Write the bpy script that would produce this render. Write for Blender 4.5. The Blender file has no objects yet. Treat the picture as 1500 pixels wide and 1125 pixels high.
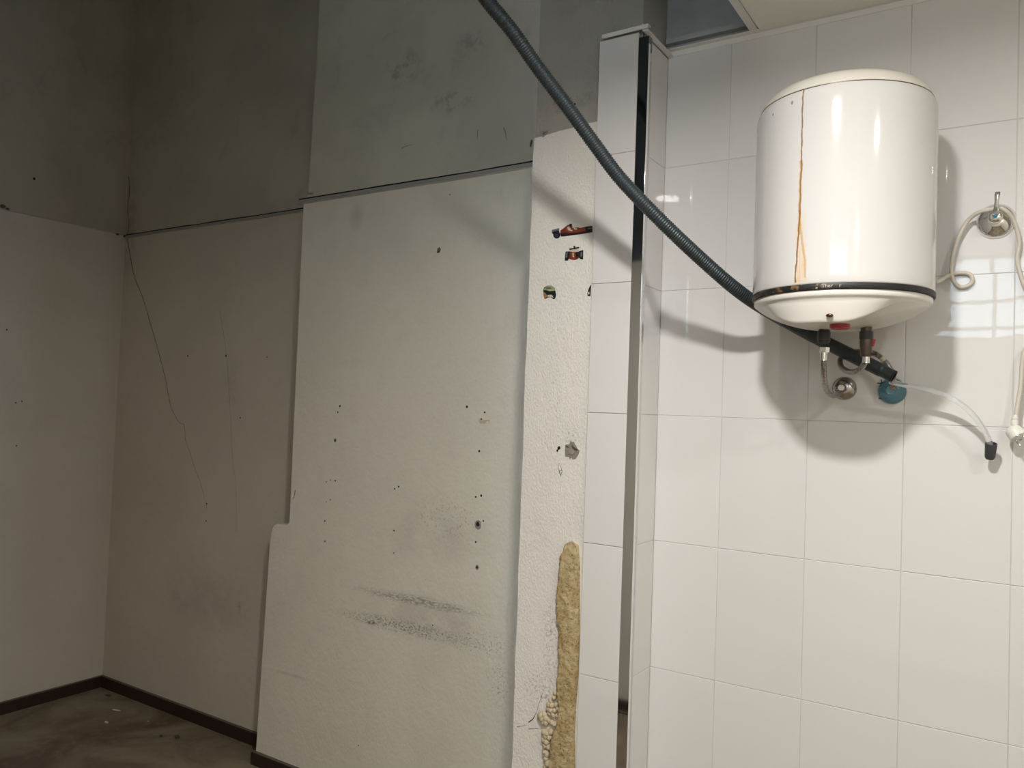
import bpy, bmesh, math, random
from mathutils import Vector, Matrix, noise as mnoise
from mathutils.geometry import tessellate_polygon
random.seed(7)
PI = math.pi
KS = 1.10                    # the far walls stand this much further out than a first estimate
H = 1.585 * KS               # camera height above the floor
sc = bpy.context.scene
C = sc.collection
# ------------------------------------------------------------------ camera
cam_d = bpy.data.cameras.new('camera'); cam = bpy.data.objects.new('camera', cam_d); C.objects.link(cam)
RX = Vector((0.84174099, -0.01271861, 0.53973173))
RY = Vector((0.53866752, -0.0472214, -0.84119406))
RZ = Vector((0.03618571, 0.99880347, -0.03289709))
R3 = Matrix((RX, RY, RZ))
cam.matrix_world = Matrix.Translation((0, 0, H)) @ R3.to_4x4()
FPX = 1167.0
cam_d.sensor_width = 36; cam_d.lens = FPX / 1500 * 36; cam_d.clip_start = 0.02
sc.camera = cam
# ------------------------------------------------------------------ colour management, world
vs = sc.view_settings
vs.view_transform = 'Standard'; vs.look = 'None'; vs.gamma = 1; vs.use_curve_mapping = False
vs.exposure = 0.17
w = bpy.data.worlds.new('world'); sc.world = w; w.use_nodes = True
wb = w.node_tree.nodes['Background']; wb.inputs[0].default_value = (0.68, 0.84, 1.0, 1); wb.inputs[1].default_value = 5.6
# ------------------------------------------------------------------ ceiling lamps (light; the fittings are built below)
LAMPS = [(-0.354, 0.78, 39), (0.88, 1.02, 8), (1.35, -1.05, 14)]  # last one is an added fill lamp, unseen behind the camera
CZ = H + 1.185               # underside of suspended ceiling
for i, (x, y, p) in enumerate(LAMPS):
    l = bpy.data.lights.new('downlight_light', 'AREA'); l.shape = 'DISK'; l.size = 0.14; l.energy = p
    l.color = (1.0, 0.965, 0.925)
    o = bpy.data.objects.new('downlight_light', l); o.location = (x, y, CZ - 0.006); C.objects.link(o)

# ------------------------------------------------------------------ helpers
def ray(px, py):
    c = Vector((px - 750, -(py - 562.5), -FPX)); return R3 @ c
def at_y(px, py, Y):
    r = ray(px, py); r = r * (Y / r.y); return Vector((r.x, r.y, r.z + H))
def at_x(px, py, X):
    r = ray(px, py); r = r * (X / r.x); return Vector((r.x, r.y, r.z + H))
def at_z(px, py, Z):
    r = ray(px, py); r = r * ((Z - H) / r.z); return Vector((r.x, r.y, r.z + H))

def link(name, me, mat, parent=None):
    o = bpy.data.objects.new(name, me); C.objects.link(o)
    if mat is not None and len(me.materials) == 0: me.materials.append(mat)
    if parent is not None: o.parent = parent
    return o
def origin(parent):
    v = Vector((0, 0, 0))
    while parent is not None: v += parent.location; parent = parent.parent
    return v
def fin(name, bm, mat, parent=None, smooth=False):
    """bm is in world coordinates"""
    bmesh.ops.recalc_face_normals(bm, faces=bm.faces)
    off = origin(parent)
    bmesh.ops.translate(bm, verts=bm.verts, vec=-off)
    me = bpy.data.meshes.new(name); bm.to_mesh(me); bm.free()
    if smooth:
        for p in me.polygons: p.use_smooth = True
        if smooth != True:
            me.set_sharp_from_angle(angle=math.radians(smooth))
    return link(name, me, mat, parent)
def box_bm(x0, x1, y0, y1, z0, z1, bm=None, bev=0):
    bm = bm or bmesh.new()
    vs_ = [bm.verts.new((x, y, z)) for x in (x0, x1) for y in (y0, y1) for z in (z0, z1)]
    for f in ((0,1,3,2),(4,6,7,5),(0,4,5,1),(2,3,7,6),(0,2,6,4),(1,5,7,3)): bm.faces.new([vs_[i] for i in f])
    if bev: bmesh.ops.bevel(bm, geom=bm.edges[:], offset=bev, segments=2, affect='EDGES')
    return bm
def box(name, x0, x1, y0, y1, z0, z1, mat, parent=None, bev=0):
    return fin(name, box_bm(x0, x1, y0, y1, z0, z1, None, bev), mat, parent)
def prism(name, pts, y0, y1, mat, parent=None):
    """outline in XZ extruded along Y"""
    bm = bmesh.new()
    a = [bm.verts.new((x, y0, z)) for x, z in pts]; b = [bm.verts.new((x, y1, z)) for x, z in pts]
    n = len(pts)
    for i0_, i1_, i2_ in tessellate_polygon([[Vector((x, z, 0)) for x, z in pts]]):
        bm.faces.new((a[i0_], a[i1_], a[i2_])); bm.faces.new((b[i0_], b[i2_], b[i1_]))
    for i in range(n): bm.faces.new((a[i], a[(i+1) % n], b[(i+1) % n], b[i]))
    return fin(name, bm, mat, parent)
def spline(pts, n=8):
    """Catmull-Rom through points"""
    P = [Vector(p) for p in pts]; P = [P[0]*2 - P[1]] + P + [P[-1]*2 - P[-2]]
    out = []
    for i in range(1, len(P) - 2):
        p0, p1, p2, p3 = P[i-1:i+3]
        for k in range(n):
            t = k / n
            out.append(0.5*((2*p1) + (p2-p0)*t + (2*p0-5*p1+4*p2-p3)*t*t + (3*p1-p0-3*p2+p3)*t**3))
    out.append(P[-2]); return out
def tube_bm(path, rad, sides=10, bm=None, cap=True):
    bm = bm or bmesh.new()
    n = len(path); rings = []
    up = Vector((0.13, 0.2, 1)).normalized(); N = None
    for i, p in enumerate(path):
        t = (path[min(i+1, n-1)] - path[max(i-1, 0)]).normalized()
        if N is None: N = t.cross(up); N = N.normalized() if N.length > 1e-4 else Vector((1,0,0))
        N = (N - t * N.dot(t)).normalized(); B = t.cross(N)
        r = rad(i / (n-1)) if callable(rad) else (rad[i] if isinstance(rad, (list, tuple)) else rad)
        rings.append([bm.verts.new(p + (N*math.cos(2*PI*k/sides) + B*math.sin(2*PI*k/sides))*r) for k in range(sides)])
    for a, b in zip(rings, rings[1:]):
        for k in range(sides): bm.faces.new((a[k], a[(k+1) % sides], b[(k+1) % sides], b[k]))
    if cap: bm.faces.new(rings[0][::-1]); bm.faces.new(rings[-1])
    return bm
def tube(name, path, rad, mat, parent=None, sides=10, cap=True, smooth=True):
    return fin(name, tube_bm(path, rad, sides, None, cap), mat, parent, smooth)
def lathe_bm(prof, origin_=(0,0,0), axis=(0,0,1), sides=32, bm=None, closed=False):
    """prof: list of (r, h) along axis"""
    bm = bm or bmesh.new(); ax = Vector(axis).normalized()
    q = Vector((0,0,1)).rotation_difference(ax); O = Vector(origin_)
    rings = []
    for r, h in prof:
        if r < 1e-6: rings.append([bm.verts.new(O + q @ Vector((0,0,h)))])
        else: rings.append([bm.verts.new(O + q @ Vector((r*math.cos(2*PI*k/sides), r*math.sin(2*PI*k/sides), h))) for k in range(sides)])
    for a, b in zip(rings, rings[1:]):
        for k in range(sides):
            k2 = (k+1) % sides
            if len(a) == 1 and len(b) == 1: continue
            if len(a) == 1: bm.faces.new((a[0], b[k2], b[k]))
            elif len(b) == 1: bm.faces.new((a[k], a[k2], b[0]))
            else: bm.faces.new((a[k], a[k2], b[k2], b[k]))
    return bm
def lathe(name, prof, o=(0,0,0), axis=(0,0,1), mat=None, parent=None, sides=32, smooth=40):
    return fin(name, lathe_bm(prof, o, axis, sides), mat, parent, math.radians and smooth)
def thing(name, label, cat, loc, group=None):
    o = bpy.data.objects.new(name, None); o.empty_display_size = 0.05; C.objects.link(o)
    o.location = loc; o['label'] = label; o['category'] = cat
    if group: o['group'] = group
    return o
def tag(o, label, cat, group=None):
    o['label'] = label; o['category'] = cat
    if group: o['group'] = group
    return o
def struct(o): o['kind'] = 'structure'; return o

# ------------------------------------------------------------------ materials
class NT:
    def __init__(s, name):
        s.m = bpy.data.materials.new(name); s.m.use_nodes = True; s.t = s.m.node_tree
        s.b = s.t.nodes['Principled BSDF']
    def n(s, typ, **kw):
        nd = s.t.nodes.new(typ)
        for k, v in kw.items(): setattr(nd, k, v)
        return nd
    def put(s, sock, v):
        if isinstance(v, bpy.types.NodeSocket): s.t.links.new(v, sock)
        elif isinstance(v, (tuple, list)) and len(v) == 3 and sock.type == 'RGBA': sock.default_value = (*v, 1)
        else: sock.default_value = v
    def math(s, op, a, b=0.0, c=0.0):
        nd = s.n('ShaderNodeMath', operation=op); s.put(nd.inputs[0], a); s.put(nd.inputs[1], b); s.put(nd.inputs[2], c); return nd.outputs[0]
    def vmath(s, op, a, b=(0,0,0)):
        nd = s.n('ShaderNodeVectorMath', operation=op); s.put(nd.inputs[0], a); s.put(nd.inputs[1], b)
        return nd.outputs['Value'] if op in ('LENGTH', 'DOT_PRODUCT') else nd.outputs[0]
    def obj(s): return s.n('ShaderNodeTexCoord').outputs['Object']
    def noise(s, vec, scale, detail=3, rough=0.5, dist=0.0):
        nd = s.n('ShaderNodeTexNoise'); s.put(nd.inputs['Vector'], vec); nd.inputs['Scale'].default_value = scale
        nd.inputs['Detail'].default_value = detail; nd.inputs['Roughness'].default_value = rough; nd.inputs['Distortion'].default_value = dist
        return nd.outputs[0]
    def ramp(s, v, a, b, lo=0.0, hi=1.0, smooth=True):
        nd = s.n('ShaderNodeMapRange'); nd.interpolation_type = 'SMOOTHSTEP' if smooth else 'LINEAR'
        s.put(nd.inputs[0], v); s.put(nd.inputs[1], a); s.put(nd.inputs[2], b); s.put(nd.inputs[3], lo); s.put(nd.inputs[4], hi); return nd.outputs[0]
    def mix(s, f, a, b, blend='MIX'):
        nd = s.n('ShaderNodeMix', data_type='RGBA', blend_type=blend); s.put(nd.inputs[0], f); s.put(nd.inputs[6], a); s.put(nd.inputs[7], b); return nd.outputs[2]
    def bump(s, h, strength, dist, normal=None):
        nd = s.n('ShaderNodeBump'); nd.inputs['Strength'].default_value = strength; nd.inputs['Distance'].default_value = dist
        s.put(nd.inputs['Height'], h)
        if normal is not None: s.put(nd.inputs['Normal'], normal)
        return nd.outputs[0]
    def ell(s, P, c, r, ang=0, inner=0.2):
        """soft elliptical mask in the XZ plane"""
        d = s.vmath('SUBTRACT', P, c)
        mp = s.n('ShaderNodeMapping'); s.put(mp.inputs[0], d); mp.inputs['Rotation'].default_value = (0, math.radians(ang), 0)
        q = s.vmath('MULTIPLY', mp.outputs[0], (1/r[0], 0, 1/r[1]))
        return s.ramp(s.vmath('LENGTH', q), 1.0, inner, 0, 1)
def simple(name, col, rough=0.5, metal=0.0, **kw):
    k = NT(name); k.b.inputs['Base Color'].default_value = (*col, 1); k.b.inputs['Roughness'].default_value = rough
    k.b.inputs['Metallic'].default_value = metal
    for a, v in kw.items(): k.b.inputs[a].default_value = v
    return k.m
def grain(name, col, rough, var=0.15, scale=40, bump=0.2, dist=0.001, metal=0.0):
    k = NT(name); P = k.obj(); n = k.noise(P, scale, 4, 0.6)
    k.put(k.b.inputs['Base Color'], k.mix(n, tuple(c*(1-var) for c in col), tuple(min(1, c*(1+var)) for c in col)))
    k.b.inputs['Roughness'].default_value = rough; k.b.inputs['Metallic'].default_value = metal
    k.put(k.b.inputs['Normal'], k.bump(n, bump, dist)); return k.m

def plaster(name, line=None, lower=(0.82,0.775,0.675), upper=(0.64,0.60,0.515), stucco=0.35, sscale=130, slope=0.0, x0=0.0,
            dirt=(), speck=(), fine=0.5, yline=None):
    k = NT(name); P = k.obj()
    big = k.noise(P, 1.7, 4, 0.55); med = k.noise(P, 9, 5, 0.6)
    lo = k.mix(k.ramp(big, .35, .7), lower, tuple(c*0.93 for c in lower))
    lo = k.mix(k.ramp(med, .52, .8, 0, .35), lo, tuple(c*0.84 for c in lower))
    if line is not None:
        up = k.mix(k.ramp(big, .4, .65), upper, tuple(c*0.86 for c in upper))
        blot = k.noise(P, 4.5, 6, 0.65, 0.6)
        up = k.mix(k.ramp(blot, .56, .72, 0, .36), up, tuple(c*0.62 for c in upper))
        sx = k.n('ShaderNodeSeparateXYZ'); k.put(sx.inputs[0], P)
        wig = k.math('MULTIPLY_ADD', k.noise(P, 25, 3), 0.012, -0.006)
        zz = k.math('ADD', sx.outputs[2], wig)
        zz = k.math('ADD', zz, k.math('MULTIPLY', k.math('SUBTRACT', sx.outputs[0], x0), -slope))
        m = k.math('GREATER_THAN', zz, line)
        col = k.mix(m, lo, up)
    else: col = lo
    for c, r, a, s_, dark, nscale, lo_t, hi_t in dirt:
        msk = k.ell(P, c, r, a)
        nn = k.ramp(k.noise(k.vmath('MULTIPLY', P, s_), nscale, 6, 0.7), lo_t, hi_t)
        col = k.mix(k.math('MULTIPLY', k.math('MULTIPLY', msk, nn), dark*.85), col, (0.10, 0.088, 0.07))
    # everywhere: very sparse pinholes
    sp = k.ramp(k.noise(P, 110, 2, 0.5), .735, .78)
    sp = k.math('MULTIPLY', sp, k.ramp(k.noise(P, 3.1, 2), .45, .75))
    col = k.mix(k.math('MULTIPLY', sp, fine), col, (0.12, 0.105, 0.085))
    k.put(k.b.inputs['Base Color'], col)
    k.b.inputs['Roughness'].default_value = 0.62; k.b.inputs['Specular IOR Level'].default_value = 0.3
    st = k.vmath('MULTIPLY', P, (1.0, 1.0, 0.55))
    h1 = k.noise(st, sscale, 3, 0.55); h2 = k.noise(P, 14, 3, 0.5)
    b1 = k.bump(h1, stucco, 0.004); b2 = k.bump(h2, 0.25, 0.012, b1)
    k.put(k.b.inputs['Normal'], b2)
    return k.m
def P_(px, py, Y): v = at_y(px, py, Y); return (v.x, v.y, v.z)
LINE = H + 0.895 * KS
YB, YM, YP, YT = 2.53*KS, 2.404*KS, 2.217, 2.41
mid_dirt = [
    (P_(610, 880, YM), (0.46, 0.030), 0, (1, 1, 3.0), 0.75, 60, .40, .62),
    (P_(590, 918, YM), (0.50, 0.042), 0, (1, 1, 1.5), 0.85, 95, .46, .62),
    (P_(545, 912, YM), (0.05, 0.012), 8, (1, 1, 1), 0.95, 60, .40, .52),
    (P_(700, 940, YM), (0.22, 0.08), 0, (1, 1, 1), 0.70, 110, .52, .64),
    (P_(655, 760, YM), (0.26, 0.13), 0, (1, 1, 1), 0.60, 120, .53, .66),
    (P_(640, 790, YM), (0.35, 0.16), 0, (1, 1, 1), 0.16, 6, .35, .6),
    (P_(620, 905, YM), (0.45, 0.12), 0, (1, 1, 1), 0.20, 8, .3, .6),
    (P_(522, 318, YM), (0.06, 0.08), 0, (1, 1, 1), 0.22, 5, .2, .5),
    (P_(590, 100, YM), (0.14, 0.12), 0, (1, 1, 1), 0.5, 16, .45, .62),
    (P_(690, 70, YM), (0.14, 0.10), 0, (1, 1, 1), 0.4, 16, .45, .62),
    (P_(660, 150, YM), (0.18, 0.07), 0, (1, 1, 1), 0.4, 18, .48, .62),
    (P_(730, 1000, YM), (0.08, 0.12), 0, (1, 1, 1), 0.7, 120, .52, .64),
    (P_(430, 990, YM), (0.22, 0.012), 0, (1, 1, 1), 0.25, 20, .3, .6),
]
col_dirt = [
    (P_(812, 940, YP), (0.07, 0.20), 0, (1, 1, 1), 0.55, 130, .50, .62),
    (P_(790, 1010, YP), (0.08, 0.08), 0, (1, 1, 1), 0.65, 110, .50, .62),
    (P_(830, 150, YP), (0.16, 0.04), 0, (1, 1, 1), 0.45, 30, .4, .65),
    (P_(840, 640, YP), (0.05, 0.05), 0, (1, 1, 1), 0.5, 120, .5, .62),
    (P_(815, 560, YP), (0.10, 0.5), 0, (1, 1, 1), 0.35, 130, .56, .66),
]
bl_dirt = [
    (P_(190, 330, YB), (0.10, 0.45), 0, (1, 1, 1), 0.35, 12, .35, .6),
    (P_(300, 880, YB), (0.7, 0.20), 0, (1, 1, 1), 0.18, 5, .35, .6),
    (P_(340, 560, YB), (0.10, 0.16), 0, (1, 1, 1), 0.18, 10, .35, .6),
    (P_(350, 890, YB), (0.02, 0.05), 0, (1, 1, 1), 0.5, 40, .4, .6),
]
M = {}
M['mid'] = plaster('plaster_middle', LINE - 0.014, stucco=0.35, sscale=110, dirt=mid_dirt)
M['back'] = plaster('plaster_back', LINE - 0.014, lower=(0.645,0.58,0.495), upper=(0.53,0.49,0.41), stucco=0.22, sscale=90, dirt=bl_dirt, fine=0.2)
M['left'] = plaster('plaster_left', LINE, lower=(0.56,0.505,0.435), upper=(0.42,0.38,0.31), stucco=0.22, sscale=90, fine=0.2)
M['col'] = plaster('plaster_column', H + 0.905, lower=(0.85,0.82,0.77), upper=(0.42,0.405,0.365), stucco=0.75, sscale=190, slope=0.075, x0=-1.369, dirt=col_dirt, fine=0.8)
M['room'] = plaster('plaster_room', LINE, stucco=0.2)
M['rear'] = plaster('plaster_rear', H + .92, upper=(0.13,0.16,0.19), stucco=0.2)
M['grout'] = grain('grout', (0.62,0.60,0.57), 0.8, 0.1, 200)
def tile_mat():
    k = NT('white_glazed_tile'); P = k.obj()
    oi = k.n('ShaderNodeObjectInfo')
    rv = k.math('MULTIPLY_ADD', oi.outputs['Random'], 0.03, 0.985)
    col = k.vmath('SCALE', (0.76, 0.752, 0.738)); col.node.inputs['Scale'].default_value = 1
    k.put(col.node.inputs['Scale'], rv)
    k.put(k.b.inputs['Base Color'], col)
    k.b.inputs['Roughness'].default_value = 0.02; k.b.inputs['IOR'].default_value = 1.55
    h = k.noise(k.vmath('ADD', P, k.n('ShaderNodeObjectInfo').outputs['Location']), 9, 2, 0.4)
    k.put(k.b.inputs['Normal'], k.bump(h, 0.07, 0.004))
    return k.m
M['tile'] = tile_mat()
M['concrete'] = grain('bare_concrete', (0.36,0.37,0.37), 0.85, 0.25, 6, 0.3, 0.01)
M['skirt'] = grain('dark_red_skirting', (0.030,0.013,0.011), 0.45, 0.25, 60)
M['skirt_edge'] = grain('pale_skirting_edge', (0.13,0.10,0.08), 0.8, 0.25, 60)  # paler brown for the top edge of the skirting
def floor_mat():
    k = NT('brown_concrete_floor'); P = k.obj()
    a = k.noise(P, 2.2, 6, 0.6, 0.8); b = k.noise(P, 14, 5, 0.65)
    col = k.mix(k.ramp(a, .35, .68), (0.27,0.225,0.155), (0.125,0.085,0.055))
    col = k.mix(k.ramp(b, .5, .75, 0, .5), col, (0.30,0.265,0.20))
    k.put(k.b.inputs['Base Color'], col); k.b.inputs['Roughness'].default_value = 0.6
    k.put(k.b.inputs['Normal'], k.bump(b, 0.2, 0.004)); return k.m
M['floor'] = floor_mat()
M['ceil'] = grain('ceiling_tile_board', (0.88,0.865,0.80), 0.85, 0.04, 120, 0.3, 0.001)
M['tbar'] = simple('white_painted_metal', (0.80,0.79,0.76), 0.4)
M['trimdull'] = grain('dusty_painted_angle', (0.40,0.385,0.35), 0.7, 0.15, 60)
M['black'] = simple('painted_dark_line', (0.012,0.011,0.010), 0.9)  # dark tone painted for shade in the gap and a mirrored line
M['chrome'] = simple('chrome', (0.80,0.80,0.80), 0.06, 1.0)
M['chrometrim'] = simple('polished_steel_trim', (0.66,0.67,0.69), 0.05, 1.0)
M['dullchrome'] = grain('tarnished_chrome', (0.42,0.39,0.36), 0.22, 0.15, 90, 0.05, 0.0005, 1.0)
M['dark'] = simple('dark_fitting', (0.035,0.033,0.032), 0.45)
M['brownfit'] = grain('brown_tarnished_brass', (0.11,0.085,0.07), 0.4, 0.25, 80, 0.1, 0.0005, 0.6)
M['redplastic'] = simple('red_plastic', (0.36,0.03,0.035), 0.4)
M['white_pvc'] = simple('off_white_cable_plastic', (0.62,0.58,0.50), 0.38)
M['plug'] = simple('white_plug_plastic', (0.80,0.78,0.72), 0.35)
M['rubber'] = simple('dark_grey_rubber', (0.055,0.058,0.062), 0.55)
M['hose'] = simple('dark_grey_pvc_hose', (0.028,0.039,0.045), 0.40)
M['hosein'] = simple('hose_inside', (0.008,0.008,0.009), 0.8)
M['led'] = simple('dark_indicator_window', (0.05,0.01,0.008), 0.25)
M['paper'] = simple('cream_label', (0.62,0.52,0.36), 0.6)
M['lamp_ring'] = simple('white_lamp_ring', (0.8,0.8,0.78), 0.35)
k = NT('lamp_diffuser'); k.b.inputs['Emission Color'].default_value = (1,0.95,0.88,1); k.b.inputs['Emission Strength'].default_value = 25; M['diff'] = k.m

# braided steel hose
k = NT('braided_steel'); P = k.obj()
vor = k.n('ShaderNodeTexVoronoi'); k.put(vor.inputs['Vector'], P); vor.inputs['Scale'].default_value = 420
k.put(k.b.inputs['Base Color'], k.mix(k.ramp(vor.outputs['Distance'], .2, .7), (0.52,0.48,0.43), (0.20,0.18,0.16)))
k.b.inputs['Metallic'].default_value = 0.85; k.b.inputs['Roughness'].default_value = 0.38
k.put(k.b.inputs['Normal'], k.bump(vor.outputs['Distance'], 0.5, 0.0008)); M['braid'] = k.m
# clear tube
k = NT('clear_vinyl_tube'); k.b.inputs['Base Color'].default_value = (0.93,0.95,0.95,1); k.b.inputs['Transmission Weight'].default_value = 0.85
k.b.inputs['Roughness'].default_value = 0.06; k.b.inputs['IOR'].default_value = 1.42; M['clear'] = k.m
k = NT('clear_blue_plastic'); k.b.inputs['Base Color'].default_value = (0.18,0.42,0.54,1); k.b.inputs['Transmission Weight'].default_value = 0.7
k.b.inputs['Roughness'].default_value = 0.12; M['blue'] = k.m

# ------------------------------------------------------------------ room shell
XL, XR, YR, ZT = -4.21*KS, 1.9, -1.45, H + 2.45
struct(box('floor', XL-.15, XR+.15, YR-.15, YB+.15, -0.12, 0, M['floor']))
struct(box('ceiling_upper', XL-.15, XR+.15, YR-.15, YB+.15, ZT, ZT+.12, M['concrete']))
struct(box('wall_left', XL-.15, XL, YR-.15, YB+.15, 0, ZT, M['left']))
struct(box('wall_right', XR, XR+.15, YR-.15, YB+.15, 0, ZT, M['room']))
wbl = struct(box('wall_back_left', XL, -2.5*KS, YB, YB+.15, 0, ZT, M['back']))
# rear wall with two openings, the upper one added to light the ceiling void
WX0, WX1, WZ0, WZ1 = -.62, .80, H+.60, H+1.18
VX0, VX1, VZ0, VZ1 = -0.6, 1.6, H+1.45, H+1.95
bm = box_bm(XL, XR, YR-.15, YR, 0, WZ0)
box_bm(XL, WX0, YR-.15, YR, WZ0, WZ1, bm); box_bm(WX1, XR, YR-.15, YR, WZ0, WZ1, bm)
box_bm(XL, XR, YR-.15, YR, WZ1, VZ0, bm)
box_bm(XL, VX0, YR-.15, YR, VZ0, VZ1, bm); box_bm(VX1, XR, YR-.15, YR, VZ0, VZ1, bm)
box_bm(XL, XR, YR-.15, YR, VZ1, ZT, bm)
wre = struct(fin('wall_rear', bm, M['room']))
k = NT('window_glass'); k.b.inputs['Transmission Weight'].default_value = 1; k.b.inputs['Roughness'].default_value = 0.0; k.b.inputs['IOR'].default_value = 1.05; M['glass'] = k.m
def window(name, x0, x1, z0, z1, xs, zs):
    bm = box_bm(x0, x1, YR-.10, YR-.05, z0, z0+.03); box_bm(x0, x1, YR-.10, YR-.05, z1-.03, z1, bm)
    box_bm(x0, x0+.03, YR-.10, YR-.05, z0+.03, z1-.03, bm); box_bm(x1-.03, x1, YR-.10, YR-.05, z0+.03, z1-.03, bm)
    wn = struct(fin(name, bm, M['tbar']))
    for x in xs: box('window_bar', x-.013, x+.013, YR-.095, YR-.055, z0+.03, z1-.03, M['tbar'], wn)
    for z in zs: box('window_bar', x0+.03, x1-.03, YR-.093, YR-.057, z-.011, z+.011, M['tbar'], wn)
    box('pane', x0+.03, x1-.03, YR-.048, YR-.044, z0+.02, z1-.02, M['glass'], wn)
window('window_1', WX0, WX1, WZ0, WZ1, [-.18+.36*i for i in range(0, 3)], [H+.875, H+.685])
wrl = struct(box('wall_rear_left', XL, -1.25, -.13, .02, 0, ZT, M['rear']))
window('added_fill_window', VX0, VX1, VZ0, VZ1, [0.1, 0.8], [])  # unseen high window, added to throw bluish daylight above the ceiling

# middle pier wall: lower part is wider, with a rounded step
pts = [(-1.30, 0), (-2.805, 0), (-2.803, H-1.529), (-2.775, H-.635), (-2.767, H-.575), (-2.760, H-.552), (-2.750, H-.540), (-2.735, H-.534),
       (-2.672, H-.530), (-2.660, H-.522), (-2.657, H-.505), (-2.659, H+.885), (-2.632, H+.905), (-2.62, H+1.4), (-2.61, ZT), (-1.30, ZT)]
pts = [(x*KS if x < -2 else x, (z-H)*KS+H if 0 < z < ZT else z) for x, z in pts]
wmi = struct(prism('wall_back_middle', pts, YM, YB+.15, M['mid']))
# column: painted lower coat slightly proud of the bare upper part
XC0, XC1 = -1.370, -0.996
bm = bmesh.new()
NS = 24
top = []
for i in range(NS+1):
    x = XC0 + (XC1-XC0)*i/NS; top.append((x, H + .902 + .075*(x+1.369) + random.uniform(-.003, .003)))
edge = [(XC0 + random.uniform(-.0035, .002), z) for z in [H+.90 - j*.085 for j in range(1, 29)]]
outl = [(XC1, 0), (XC1, top[-1][1])] + top[::-1] + edge + [(XC0, 0)]
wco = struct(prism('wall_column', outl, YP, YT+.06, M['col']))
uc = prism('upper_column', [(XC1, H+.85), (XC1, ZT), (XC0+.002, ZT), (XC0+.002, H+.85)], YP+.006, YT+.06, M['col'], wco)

# tiled wall
XT1 = XR
wtr = struct(box('wall_back_right', XC1-.1, XR+.15, YT+.0018, YT+.17, 0, CZ+.01, M['grout']))
struct(box('wall_back_upper', XC1-.1, XR+.15, YT+.0025, YT+.17, CZ+.01, ZT, M['concrete']))
def tile_mesh(w_, h_, d=0.008, c=0.0012):
    """front faces -Y, origin at centre of the front"""
    me = bpy.data.meshes.new('tile'); a, b = w_/2, h_/2
    v = [(-a, d, -b), (a, d, -b), (a, d, b), (-a, d, b), (-a, c, -b), (a, c, -b), (a, c, b), (-a, c, b),
         (-a+c, 0, -b+c), (a-c, 0, -b+c), (a-c, 0, b-c), (-a+c, 0, b-c)]
    f = []
    for i in range(4):
        j = (i+1) % 4; f += [(i, j, 4+j, 4+i), (4+i, 4+j, 8+j, 8+i)]
    f += [(8, 9, 10, 11), (3, 2, 1, 0)]
    me.from_pydata(v, [], f); me.materials.append(M['tile']); me.validate(); me.update(); return me
cache = {}
def put_tile(parent, cx, cy, cz, w_, h_, rz=0, tilt=0.0012):
    key = (round(w_, 4), round(h_, 4))
    if key not in cache: cache[key] = tile_mesh(w_, h_)
    o = bpy.data.objects.new('tile', cache[key]); C.objects.link(o); o.parent = parent
    o.location = Vector((cx, cy, cz)); o.rotation_euler = (random.uniform(-tilt, tilt), 0, rz + random.uniform(-tilt, tilt))
G = 0.0012
rows = [H + 0.0015 + k_*0.4 for k_ in range(-5, 3)] + [CZ - .002]
rows[0] = 0.003
cols = [-0.987, -0.778, -0.5247, -0.2726, -0.0205] + [-0.0205 + .2526*i for i in range(1, 8)] + [XR]
for a, b in zip(rows, rows[1:]):
    for c_, d_ in zip(cols, cols[1:]):
        put_tile(wtr, (c_+d_)/2, YT, (a+b)/2, d_-c_-G, b-a-G)
# tiles on the column: front strip and return
XF0, XF1 = -1.1335, -1.0015
ztop = H + 1.168
rows2 = rows[:-1] + [ztop]
for a, b in zip(rows2, rows2[1:]):
    put_tile(wco, (XF0+XF1)/2, YP-.012, (a+b)/2, XF1-XF0, b-a-G)
box('tile_bedding', XF0+.003, XF1-.002, YP-.0045, YP+.001, 0, ztop-.004, M['grout'], wco)
YR0 = 2.232
box('tile_bedding', XC1-.001, -.9886, YR0+.003, YT, 0, ztop-.004, M['grout'], wco)
for a, b in zip(rows2[:-1] + [rows2[-2]], rows2[1:-1] + [rows2[-1]]):
    if b > a: put_tile(wco, -.987, (YR0+YT-.001)/2, (a+b)/2, YT-.001-YR0, b-a-G, rz=PI/2)
# corner trim: square chrome profile
trm = struct(box('trim_1', XF1+.0015, -.9665, YP-.012, YR0-.001, 0, H+1.15, M['chrometrim'], None, 0.0008))
box('painted_side_reflection', -.9665, -.9655, YP-.0125, YP-.002, 0, H+1.125, M['tbar'], trm)  # white strip painted as the tiled wall's bright reflection in the trim side
box('painted_skirting_reflection', XF1+.002, -.967, YP-.0124, YP-.0118, H-.885, H-.882, M['black'], trm)  # dark line painted as the skirting mirrored in the trim
struct(fin('trim_2', box_bm(XF0+.012, -.968, YP-.020, YP+.002, ztop+.012, ztop+.015, box_bm(XF0+.012, -.968, YP-.0215, YP-.020, ztop+.002, ztop+.015)), M['tbar']))
struct(fin('trim_3', box_bm(-.987, -.967, YP-.02, YT, CZ-.022, CZ-.018, box_bm(-.987, -.984, YP-.02, YT, CZ-.022, CZ+.002)), M['tbar']))
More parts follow.
